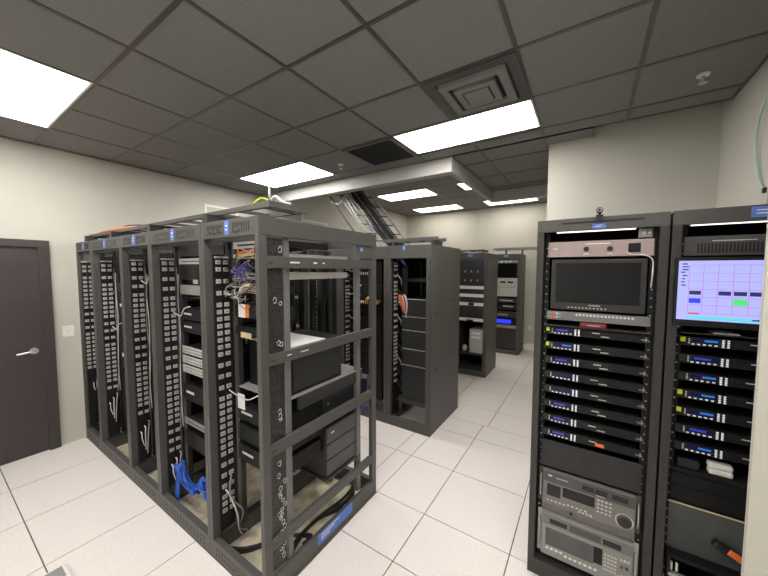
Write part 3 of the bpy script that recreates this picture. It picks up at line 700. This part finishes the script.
for k in range(3):
    cable([(-1.85+.05*k, 5.33, 2.142), (-1.76, 5.34, 2.16), (-1.66, 5.33, 2.143), (-1.56+.03*k, 5.35, 2.15)], .009, ['yellow', 'wcab', 'wcab'][k], ['yellow cable', 'long white cable', 'short white cable'][k]+' lying on top of the third-row rack', None, 6)
closed_rack(-1.74, -1.19, 7.12, 7.75, 'grey rack with a silver unit and blue light by the far wall', 2.19, .12)
gx0, gx1, gy = -1.684, -1.246, 7.14
unit('patch_panel', gx0, gx1, gy, 1.995, .06, 'grey', 'grey connector panel at the top of the far rack', 'patch panel', strips=[('connector', 'white', u, u+.1, .2, .8) for u in (.2, .4, .6)])
unit('monitor', gx0, gx1, gy, 1.69, .30, 'screen', 'black screen in the far rack', 'monitor', strips=[('bezel', 'dev', 0, .06, 0, 1), ('bezel', 'dev', .94, 1, 0, 1)])
unit('tape_deck', gx0, gx1, gy, 1.27, .40, 'lgrey', 'large silver grey unit in the far rack', 'tape deck', strips=[('slot', 'dev', .2, .45, .72, .82), ('slot', 'dev', .55, .8, .72, .82), ('panel_line', 'grey', .08, .92, .48, .52)])
unit('server', gx0, gx1, gy, 1.13, .10, 'devg', 'grey unit with small buttons under the silver unit of the far rack', 'server', strips=[('button_row', 'dull', .2, .8, .35, .6)])
unit('server', gx0, gx1, gy, .98, .12, 'dev', 'black unit with white marks in the far rack', 'server', strips=[('button_row', 'dull', .35, .85, .5, .7)])
unit('server', gx0, gx1, gy, .80, .14, 'devg', 'dark unit above the blue light of the far rack', 'server', strips=[('button_row', 'grey', .1, .6, .3, .6)])
unit('server', gx0, gx1, gy, .66, .11, 'dev', 'unit glowing blue in the far rack', 'server', strips=[('display', 'bled', .05, .75, .1, .9)])
unit('server', gx0, gx1, gy, .57, .07, 'grey', 'thin grey unit below the blue light of the far rack', 'server')
unit('blank_panel', gx0, gx1, gy, .12, .44, 'rackd', 'tall dark door panel at the bottom of the far rack', 'panel')
t = thing('cable_ladder', 'grey ladder tray reaching from the far rack to the right along the far wall', 'cable tray', (-1.1, 7.66, 2.30))
for y in (-.15, .15): MB().box(-.75, .74, y-.012, y+.012, 0, .05).build('ladder_rail', 'grey', t)
for k in range(7): MB().box(-.7+k*.22, -.675+k*.22, -.14, .14, .01, .035).build('rung', 'grey', t)
for x in (-.5, -.15): MB().box(x-.008, x+.008, -.06, .06, -.11, .01).build('foot', 'rackd', t)
tag(MB().box(-1.22, -1.02, 8.15, 8.25, 0, .05, bev=.01).build('wall_raceway', 'white'), 'low white raceway box at the foot of the far wall', 'raceway')
tag(MB().box(-1.16, -1.10, 8.242, 8.25, .38, .48, bev=.002).build('wall_outlet', 'white'), 'white wall outlet on the far wall right of the far rack', 'outlet')

# ------------------------------------------------------------------ right-hand racks
YC = 2.0
def front_rack(x0, x1, y1, label):
    cx = (x0+x1)/2; a, c = x0-cx+.001, x1-cx-.001; D = y1-YC
    t = thing('rack_cabinet', label, 'rack', (cx, YC, 0), 'tall racks at the right')
    B('base', 'rackd', a, c, 0, D, 0, .10, t, .003)
    B('top_panel', 'rackd', a, c, .03, D, 2.10, 2.125, t)
    B('top_beam', 'rack', a, c, 0, .03, 2.062, 2.13, t, .003)
    for s in (a, c-.012): B('side_panel', 'rackd', s, s+.012, .045, D, .10, 2.10, t)
    for s in (a, c-.036): B('post', 'rackd', s, s+.036, 0, .045, .10, 2.062, t, .003)
    B('back_panel', 'inner', a+.012, c-.012, D-.012, D, .10, 2.10, t)
    for q, sgn in ((a+.037, 1), (c-.063, -1)):
        b = MB(); b.box(q, q+.026, .055, .08, .10, 2.10, 0); z = .15
        while z < 2.0:
            b.cyl((q+.013, .0552, z), (q+.013, .0535, z), .0038, n=6, mi=1); z += .0445
        b.build('mounting_rail', ['inner', 'silver'], t)
    return t
RA = front_rack(-.25, .326, 2.62, 'tall dark rack at right holding the black monitor and two tape decks')
RBk = front_rack(.332, .908, 2.62, 'tall dark rack at the right edge holding the lit lavender screen')
acx = .038; bcx = .62
MB().box(-.165, .19, -.0015, 0, 2.100, 2.110).build('slot', 'blk', RA)
MB().box(-.19, .16, .02, .028, 2.056, 2.0615).build('light_strip', 'led', RA)
tape(RA, .005, 2.082, 0, .06, .026)
MB().box(-.22, .20, .02, .028, 2.057, 2.0615).build('light_strip', 'led', RBk)
tape(RBk, .0, 2.10, 0, .075, .045)
def at(cx, name, label, cat, z, grp=None, y=2.054): return thing(name, label, cat, (cx, y, z), grp)
# webcam on top
t = thing('webcam', 'small black webcam clipped on the top of the monitor rack', 'camera', (.043, YC-.012, 2.13))
MB().box(-.016, .016, -.014, .03, 0, .006).box(-.012, .012, -.014, -.002, -.03, 0).build('clip', 'blk', t)
b = MB(); b.box(-.006, .006, -.004, .006, .006, .02).cyl((0, -.018, .030), (0, .014, .030), .0145, n=18).build('body', 'dev', t)
MB().cyl((0, -.021, .030), (0, -.018, .030), .009, .011, n=18).build('lens_ring', 'silver', t)
MB().cyl((0, -.022, .030), (0, -.021, .030), .006, n=14).build('lens', 'screen', t)
# rose grey speaker panel
t = at(acx, 'audio_panel', 'rose grey audio panel with knobs above the black monitor', 'panel', 1.922)
MB().box(-.232, .238, -.012, 0, 0, .086, 0, bev=.002).build('faceplate', 'pink', t)
B('chassis', 'inner', -.2, .2, 0, .25, .004, .082, t)
for x in (-.047, .058): MB().cyl((x, -.012, .042), (x, -.03, .042), .013, .011, n=18).build('knob', 'blk', t)
MB().box(.135, .185, -.016, -.012, .02, .066, 0, bev=.002).cyl((.16, -.016, .043), (.16, -.024, .043), .014, n=16).build('handset_socket', 'dev', t)
MB().box(-.05, .06, -.0126, -.012, .068, .072).box(-.208, -.185, -.0126, -.012, .045, .049).box(-.06, -.035, -.0126, -.012, .014, .018).box(.045, .07, -.0126, -.012, .014, .018).build('printed_label', 'paper', t)
MB().tube([(.13, -.016, .018), (.15, -.022, .008), (.20, -.02, .004), (.232, -.016, -.02), (.236, -.014, -.08), (.232, -.014, -.16)], .003, 6).build('wire', 'wcab', t)
t = thing('small_bracket', 'small pale connector box in the top right corner of the monitor rack', 'box', (.24, 2.056, 2.015))
MB().box(-.028, .028, -.012, .004, 0, .045, 0, bev=.003).build('body', 'grey', t)
MB().cyl((-.008, -.012, .022), (-.008, -.02, .022), .009, n=12).cyl((.015, -.012, .022), (.015, -.02, .022), .006, n=10).build('connector', 'wcab', t)
# black monitor
t = at(acx, 'monitor', 'black broadcast monitor with dark screen in the right-hand rack', 'monitor', 1.625)
MB().box(-.212, .215, -.022, -.002, .0, .283, 0, bev=.004).build('bezel', 'devg', t)
B('screen', 'screen', -.186, .19, -.0245, -.0215, .042, .262, t)
B('housing', 'dev', -.195, .195, -.002, .10, .01, .27, t)
b = MB()
for k in range(11): b.box(-.125+k*.017, -.117+k*.017, -.0235, -.0215, .012, .017)
b.build('button_row', 'dull', t)
fc = bpy.data.curves.new('brand_lettering', 'FONT'); fc.body = 'MARSHALL'; fc.size = .011; fc.align_x = 'CENTER'; fc.extrude = .0004
fo = bpy.data.objects.new('brand_lettering', fc); COL.objects.link(fo); fo.parent = t; fo.location = (.0, -.0225, .026); fo.rotation_euler = (math.pi/2, 0, 0); fc.materials.append(M['paper'])
bpy.context.view_layer.update()
fm = bpy.data.meshes.new_from_object(fo.evaluated_get(bpy.context.evaluated_depsgraph_get()))
bpy.data.objects.remove(fo); fo = bpy.data.objects.new('brand_lettering', fm); COL.objects.link(fo); fo.parent = t; fo.location = (.0, -.0225, .026); fo.rotation_euler = (math.pi/2, 0, 0)
# grey router control panel
t = at(acx, 'control_panel', 'grey control panel with a row of small white keys under the black monitor', 'panel', 1.562)
MB().box(-.232, .238, -.012, 0, 0, .05, 0, bev=.0015).build('faceplate', 'mid', t)
B('chassis', 'inner', -.2, .2, 0, .2, .004, .046, t)
for k in range(16): shared('rk', lambda b: b.box(-.0055, .0055, -.003, 0, -.006, .006, 0, bev=.001), 'key', 'dull', t, (-.08+k*.0165, -.012, .036))
for r in range(2):
    for k in range(5): shared('rk'+'grrwg'[k], lambda b: b.box(-.0055, .0055, -.003, 0, -.006, .006, 0, bev=.001), 'key', {'g': 'green', 'r': 'redc', 'w': 'dull'}['grrwg'[(k+r) % 5]] if False else {'g': 'green', 'r': 'redc', 'w': 'dull'}['grrwg'[k]], t, (-.22+k*.0145, -.012, .036-.019*r))
t = at(acx, 'shelf', 'thin dark shelf carrying the dark red pouch under the control panel', 'shelf', 1.527)
MB().box(-.232, .238, -.03, .25, 0, .005).build('tray', 'rackd', t)
t = thing('pouch', 'dark red pouch lying on the shelf under the control panel', 'pouch', (.038, 2.04, 1.532))
MB().box(-.065, .06, -.012, .06, 0, .026, 0, bev=.006).build('body', 'red', t)
MB().box(-.03, .03, -.0128, -.012, .010, .016).build('printed_label', 'pink', t)
# recorder decks
def deck(cx, z, label, disp, sticker, tagx, orange=False, grp='black recorder decks'):
    t = at(cx, 'recorder_deck', label, 'recorder', z, grp)
    k = 'deck'
    shared(k+'ch', lambda b: b.box(-.215, .215, 0, .38, .002, .042, 0), 'chassis', 'dev', t)
    fp = shared(k+'fp', lambda b: b.box(-.236, .236, -.009, 0, 0, .044, 0, bev=.002), 'faceplate', 'dev', t)
    ca = shared(k+'bz', lambda b: b.box(-.205, -.06, -.0105, -.009, .004, .040, 0), 'control_area', 'inner', t)
    ds = shared(k+'ds', lambda b: b.box(-.185, -.095, -.0118, -.0105, .020, .036, 0), 'display', 'navy', ca)
    shared(k+'dt'+disp, (lambda b: b.box(-.145, -.10, -.0121, -.0118, .024, .033, 0)) if disp != 'disp' else (lambda b: b.box(-.178, -.12, -.0121, -.0118, .023, .033, 0)), 'display_text', disp, ds)
    for i in range(4):
        for j in range(2): shared(k+'b', lambda b: b.box(-.0042, .0042, -.003, 0, -.0038, .0038, 0, bev=.001), 'button', 'btn', ca, (-.083+.017*j, -.0105, .0075+.0098*i))
    for i in range(5): shared(k+'s', lambda b: b.box(-.005, .005, -.0025, 0, -.0028, .0028, 0), 'button', 'btn', ca, (-.184+.0195*i, -.0105, .0095))
    for i in range(3): shared(k+'v', lambda b: b.box(-.003, .003, -.0025, 0, -.0028, .0028, 0), 'button', 'dull', ca, (-.198, -.0105, .014+.010*i))
    if sticker: shared(k+'y', lambda b: b.box(-.229, -.211, -.0102, -.009, .018, .040, 0), 'sticker', 'yellow', fp)
    else: shared(k+'jk', lambda b: b.box(-.228, -.210, -.0100, -.009, .008, .038, 0), 'headphone_plate', 'devg', t)
    dr = shared(k+'dr', lambda b: b.box(-.045, .075, -.0125, -.009, .006, .038, 0, bev=.0015), 'drive_sled', 'dev', t)
    shared(k+'d2', lambda b: b.box(.085, .205, -.0115, -.009, .006, .038, 0, bev=.0015), 'drive_sled', 'inner', t)
    shared(k+'tg%d' % tagx, lambda b: b.box(-.005+.006*tagx, .03+.006*tagx, -.0133, -.0125, .026, .031, 0).box(.035, .072, -.0133, -.0125, .010, .0145, 0), 'label', 'dull', dr)
    shared(k+'rg', lambda b: b.box(.205, .234, -.0105, -.009, .014, .019, 0).box(.222, .228, -.0107, -.009, .008, .03, 0), 'latch', 'grey', fp)
    if orange: MB().box(.03, .07, -.016, -.0133, .008, .026, 0, bev=.001).build('tag', 'orange', t)
    return t
ordn = ['topmost', 'second from the top', 'third from the top', 'fourth from the top', 'fifth from the top', 'sixth from the top', 'seventh from the top', 'lowest']
for i in range(8):
    deck(acx, 1.475-.0872*i, ordn[i]+' of the black recorder decks under the black monitor', ['disp', 'dispc', 'disp', 'navy', 'navy', 'disp', 'disp', 'disp'][i], i < 2, i % 3, i == 7, 'black recorder decks of the monitor rack')
for i in range(8): pass
# blank, two tape decks
t = at(acx, 'blank_panel', 'charcoal blank panel with a small slot above the tape decks', 'panel', .675)
MB().box(-.236, .236, -.01, 0, 0, .16, 0, bev=.002).build('faceplate', 'devg', t)
MB().box(-.03, .005, -.0115, -.01, .108, .12).build('slot', 'blk', t)
def vtr(z, H, label, fm, top, big):
    t = at(acx, 'tape_deck', label, 'tape deck', z, 'tape decks low in the monitor rack')
    B('chassis', 'devg', -.212, .212, 0, .40, .004, H-.004, t)
    fp = MB().box(-.218, .218, -.03, 0, 0, H, 0, bev=.004).build('front_panel', fm, t)
    for s in (-1, 1):
        MB().box(min(s*.219, s*.240), max(s*.219, s*.240), -.008, 0, .0, H, 0).build('ear', 'lgrey' if big else 'vtrd', t)
        MB().tube([(s*.229, -.008, H*.2), (s*.229, -.03, H*.22), (s*.229, -.034, H*.5), (s*.229, -.03, H*.78), (s*.229, -.008, H*.8)], .004, 6).build('handle', 'silver', t)
    f = -.0305
    if not big:
        B('upper_panel', 'vtrd', -.214, .214, f-.001, f+.001, H*.68, H*.985, t)
        for x0, x1 in ((-.02, .035), (.04, .095), (.115, .185)): MB().box(x0, x1, f-.002, f-.001, H*.76, H*.90).build('cassette_slot', 'blk', t)
        MB().box(.045, .085, f-.0025, f-.002, H*.72, H*.74).box(-.19, -.17, f-.002, f-.001, H*.85, H*.9).box(-.15, -.09, f-.002, f-.001, H*.84, H*.86).build('printed_label', 'dull', t)
        B('meter_window', 'screen', -.195, -.125, f-.0012, f+.0005, H*.28, H*.62, t)
        B('display_window', 'screen', -.115, .04, f-.0012, f+.0005, H*.36, H*.64, t)
        for i in range(4):
            for j in range(4): shared('vk', lambda b: b.box(-.0055, .0055, -.003, 0, -.0045, .0045, 0, bev=.001), 'key', 'dull', fp, (.056+.018*i, f, H*(.30+.105*j)))
        for i in range(10): shared('vk', None, 'key', 'dull', fp, (-.19+.021*i, f, H*(.17 if i > 4 else .14)))
        for i in range(4): shared('vk', None, 'key', 'dull', fp, (-.03+.018*i, f, H*.06+.008))
        jz, jr, jx = H*.28, .034, .172
    else:
        B('cassette_panel', 'vtr', -.214, .214, f-.001, f+.001, H*.74, H*.97, t)
        MB().box(-.175, -.085, f-.0022, f-.001, H*.79, H*.9).build('cassette_slot', 'blk', t)
        MB().box(-.075, .075, f-.0022, f-.001, H*.77, H*.92).build('cassette_slot', 'vtrd', t)
        MB().box(.085, .165, f-.0022, f-.001, H*.78, H*.90).build('cassette_slot', 'blk', t)
        B('display_window', 'glass', -.195, .045, f-.0014, f+.0005, H*.26, H*.66, t)
        B('counter_display', 'screen', .045, .085, f-.0014, f+.0005, H*.3, H*.66, t)
        for i in range(4):
            for j in range(5): shared('vk', None, 'key', 'dull', fp, (.098+.015*i, f, H*(.26+.08*j)))
        for i in range(11): shared('wk', lambda b: b.box(-.0075, .0075, -.004, 0, -.0055, .0055, 0, bev=.001), 'key', 'white', fp, (-.185+.024*i, f, H*(.15 if i > 3 else .19)))
        for i in range(3): MB().cyl((.168+.015*i, f, H*.62), (.168+.015*i, f-.01, H*.62), .006, n=10).build('knob', 'dull', t)
        for i in range(2): MB().cyl((.17+.022*i, f, H*.46), (.17+.022*i, f-.008, H*.46), .007, n=10).build('knob', 'vtrd', t)
        jz, jr, jx = H*.15, .030, .178
    b = MB(); b.cyl((jx, f, jz), (jx, f-.012, jz), jr, jr*.94, n=28, mi=0).cyl((jx, f-.012, jz), (jx, f-.0135, jz), jr*.8, n=28, mi=1); jd = b.build('jog_dial', ['vtrd', 'devg'], t)
    b = MB(); b.cyl((jx, f+.001, jz), (jx, f-.002, jz), jr*1.18, n=28).build('dial_ring', 'silver', jd)
    return t
vtr(.455, .205, 'upper grey tape deck with dark top strip and jog dial', 'vtr', 'vtrd', False)
vtr(.135, .262, 'lower silver tape deck with wide window, larger of the two decks', 'vtr2', 'vtr', True)
t = at(acx, 'filler_panel', 'grey filler shelf between the two tape decks', 'panel', .398)
MB().box(-.222, .222, -.006, .30, .002, .05, 0, bev=.002).build('body', 'vtr', t)
MB().cyl((-.07, -.006, .03), (-.07, -.012, .03), .008, n=12).build('knob', 'blk', t)
# --- rack at the right edge
t = at(bcx, 'vent_panel', 'black slotted panel above the lit lavender screen', 'panel', 1.918)
MB().box(-.236, .236, -.01, 0, 0, .09, 0, bev=.0015).build('faceplate', 'vtrd', t)
b = MB()
for k in range(34): b.box(-.19+k*.0118, -.19+k*.0118+.007, -.0115, -.01, .012, .058)
b.build('vent_slots', 'blk', t)
MB().box(-.14, .0, -.0112, -.01, .066, .070).build('printed_label', 'dull', t)
t = at(bcx, 'monitor', 'monitor with lit lavender screen showing a schedule grid', 'monitor', 1.59)
sx0, sx1 = -.262, .262
MB().box(-.272, .272, -.078, -.055, .0, .318, 0, bev=.004).build('bezel', 'dev', t)
B('housing', 'dev', -.2, .2, -.055, .06, .02, .29, t)
ys = -.0785
sc = B('screen', 'lav', sx0, sx1, ys-.001, ys+.003, .03, .303, t)
b = MB(); y = ys-.0016
gxs = [-.225+.0475*k for k in range(11)]; gzs = [.283-.0365*k for k in range(7)]
for x in gxs: b.box(x-.0009, x+.0009, y, y+.0006, gzs[-1], gzs[0])
for z in gzs: b.box(gxs[0], sx1, y, y+.0006, z-.0009, z+.0009)
b.build('screen_grid', 'lavl', sc)
rs = random.Random(5)
for z in (.288, .275, .262, .25, .235, .22, .205, .19):
    u0 = sx0+.008+rs.uniform(0, .006); MB().box(u0, u0+rs.uniform(.008, .022), y, y+.0006, z-.0025, z+.003).build('screen_text', 'sdark', sc)
for (c_, r_) in ((0, 3), (2, 3), (3, 3), (4, 3)): MB().box(gxs[c_]+.003, gxs[c_]+.042, y-.0004, y+.0004, gzs[r_]-.026, gzs[r_]-.008).build('screen_event', 'sdark', sc)
MB().box(-.02, .02, y-.0008, y-.0004, .041, .047).build('screen_event', 'sdark', sc)
B('screen_event', 'bled', gxs[0]+.003, gxs[0]+.042, y-.0004, y+.0004, gzs[4]-.028, gzs[4]-.006, sc)
B('screen_event', 'sgreen', gxs[3]+.003, gxs[3]+.044, y-.0004, y+.0004, gzs[4]-.032, gzs[4]-.005, sc)
B('screen_event', 'sred', gxs[0]+.002, gxs[0]+.04, y-.0004, y+.0004, .057, .064, sc)
B('screen_event', 'scyan', gxs[0]-.005, .04, y-.0004, y+.0004, .036, .05, sc)
b = MB()
for k in range(5): b.box(-.11+.03*k, -.095+.03*k, -.0795, -.078, .011, .016)
b.build('button_row', 'devg', t)
t = at(bcx, 'shelf', 'thin dark shelf below the lavender screen with papers on it', 'shelf', 1.548)
MB().box(-.236, .236, -.03, .25, 0, .006).build('tray', 'rackd', t)
tag(MB().box(.5, .585, 2.03, 2.12, 1.5545, 1.5605).build('paper_sheet', 'paper'), 'folded white papers on the shelf under the lavender screen', 'paper')
for i in range(7):
    z = 1.487-.0872*i
    deck(bcx, z, ['topmost', 'second from the top', 'third from the top', 'fourth from the top', 'fifth from the top', 'sixth from the top', 'lowest'][i]+' of the black recorder decks under the lavender screen', ['dispc', 'disp', 'dispc', 'dispc', 'dispc', 'disp', 'dispc'][i], i in (0, 3, 4), (i+1) % 3, False, 'black recorder decks of the lavender screen rack')
t = at(bcx, 'shelf', 'dark shelf with white adapters below the recorder decks', 'shelf', .853)
MB().box(-.236, .236, -.012, .2, 0, .02).build('tray', 'inner', t)
for k, (x, z) in enumerate(((.535, .8735), (.575, .8735))):
    pass
t = thing('power_adapter', 'upper one of two white adapters on the right rack shelf', 'adapter', (.56, 2.075, .9035), 'white adapters')
MB().box(-.042, .042, -.02, .02, 0, .028, 0, bev=.008).build('body', 'white', t)
t = thing('power_adapter', 'lower one of two white adapters on the right rack shelf', 'adapter', (.562, 2.075, .8735), 'white adapters')
MB().box(-.042, .042, -.02, .02, 0, .028, 0, bev=.008).build('body', 'white', t)
tag(MB().box(.41, .49, 2.06, 2.10, .8735, .915, bev=.004).build('cable_box', 'devg'), 'small dark box left of the white adapters on the right rack shelf', 'box')
for z, h, lab in ((.785, .062, 'upper black blank panel under the white adapters'), (.705, .078, 'lower black blank panel above the smoked panel')):
    t = at(bcx, 'blank_panel', lab, 'panel', z); MB().box(-.236, .236, -.01, 0, 0, h, 0, bev=.002).build('faceplate', 'dev', t)
t = at(bcx, 'smoked_door', 'smoked grey glossy panel low in the right edge rack', 'panel', .45)
MB().box(-.236, .236, -.008, 0, 0, .245, 0, bev=.002).build('panel', 'glass', t)
MB().box(-.236, .236, -.0095, -.008, .238, .245).build('edge_strip', 'beige', t)
t = thing('hand_tool', 'black hand tool with orange grip resting in front of the smoked panel', 'tool', (.60, 2.02, .449))
MB().box(-.07, .10, -.015, .018, .06, .105, 0, bev=.014, rot=Matrix.Rotation(.45, 4, 'Y')).build('body', 'blk', t)
MB().box(-.015, .06, -.022, -.012, .075, .105, 0, bev=.004, rot=Matrix.Rotation(.45, 4, 'Y')).build('grip', 'orange', t)
t = at(bcx, 'drawer_shelf', 'black shelf with bright front tube at the bottom of the right edge rack', 'shelf', .36)
MB().box(-.236, .236, -.06, .25, .07, .089).build('tray', 'dev', t)
MB().cyl((-.236, -.07, .0), (.236, -.07, .0), .013, n=14).build('front_tube', 'silver', t)
for x in (-.225, -.205): MB().box(x-.004, x+.004, -.072, -.062, .02, .06).build('clip', 'dull', t)
MB().box(-.24, -.232, -.08, 0, -.02, .09).build('side_arm', 'dev', t)
MB().box(.232, .24, -.08, 0, -.02, .09).build('side_arm', 'dev', t)
t = at(bcx, 'blank_panel', 'black blank panel at the very bottom of the right edge rack', 'panel', .11)
MB().box(-.236, .236, -.01, 0, 0, .20, 0, bev=.002).build('faceplate', 'dev', t)
# teal cable on right wall
t = tag(MB().tube([(.818, 2.70, 2.85), (.80, 2.735, 2.72), (.805, 2.77, 2.60), (.81, 2.755, 2.46), (.815, 2.70, 2.35), (.818, 2.66, 2.30)], .006, 8).build('cable', 'teal'), 'pale teal cable hanging in a loop on the right wall', 'cable')
tag(MB().box(.811, .825, 2.652, 2.672, 2.285, 2.315, bev=.002).build('cable_clip', 'devg'), 'small dark clip holding the pale teal cable on the right wall', 'clip')

# ------------------------------------------------------------------ world, camera, view
w = bpy.data.worlds.new('world'); S.world = w; w.use_nodes = True
w.node_tree.nodes['Background'].inputs['Color'].default_value = (0, 0, 0, 1)
cam = bpy.data.cameras.new('camera'); co = bpy.data.objects.new('camera', cam); COL.objects.link(co)
cam.sensor_width = 36; cam.lens = 310.54/768*36; cam.clip_start = .05
yaw, pit, rol = .579033, .0595827, .00208246
fw = Vector((-math.sin(yaw)*math.cos(pit), math.cos(yaw)*math.cos(pit), -math.sin(pit)))
r = Vector((math.cos(yaw), math.sin(yaw), 0)); u = r.cross(fw)
r2 = math.cos(rol)*r+math.sin(rol)*u; u2 = -math.sin(rol)*r+math.cos(rol)*u
R = Matrix((r2, u2, -fw)).transposed().to_4x4()
co.matrix_world = Matrix.Translation((0, 0, 1.85)) @ R
S.camera = co
vs = S.view_settings
vs.view_transform = 'Standard'; vs.look = 'None'; vs.gamma = 1; vs.use_curve_mapping = False; vs.exposure = 1.2
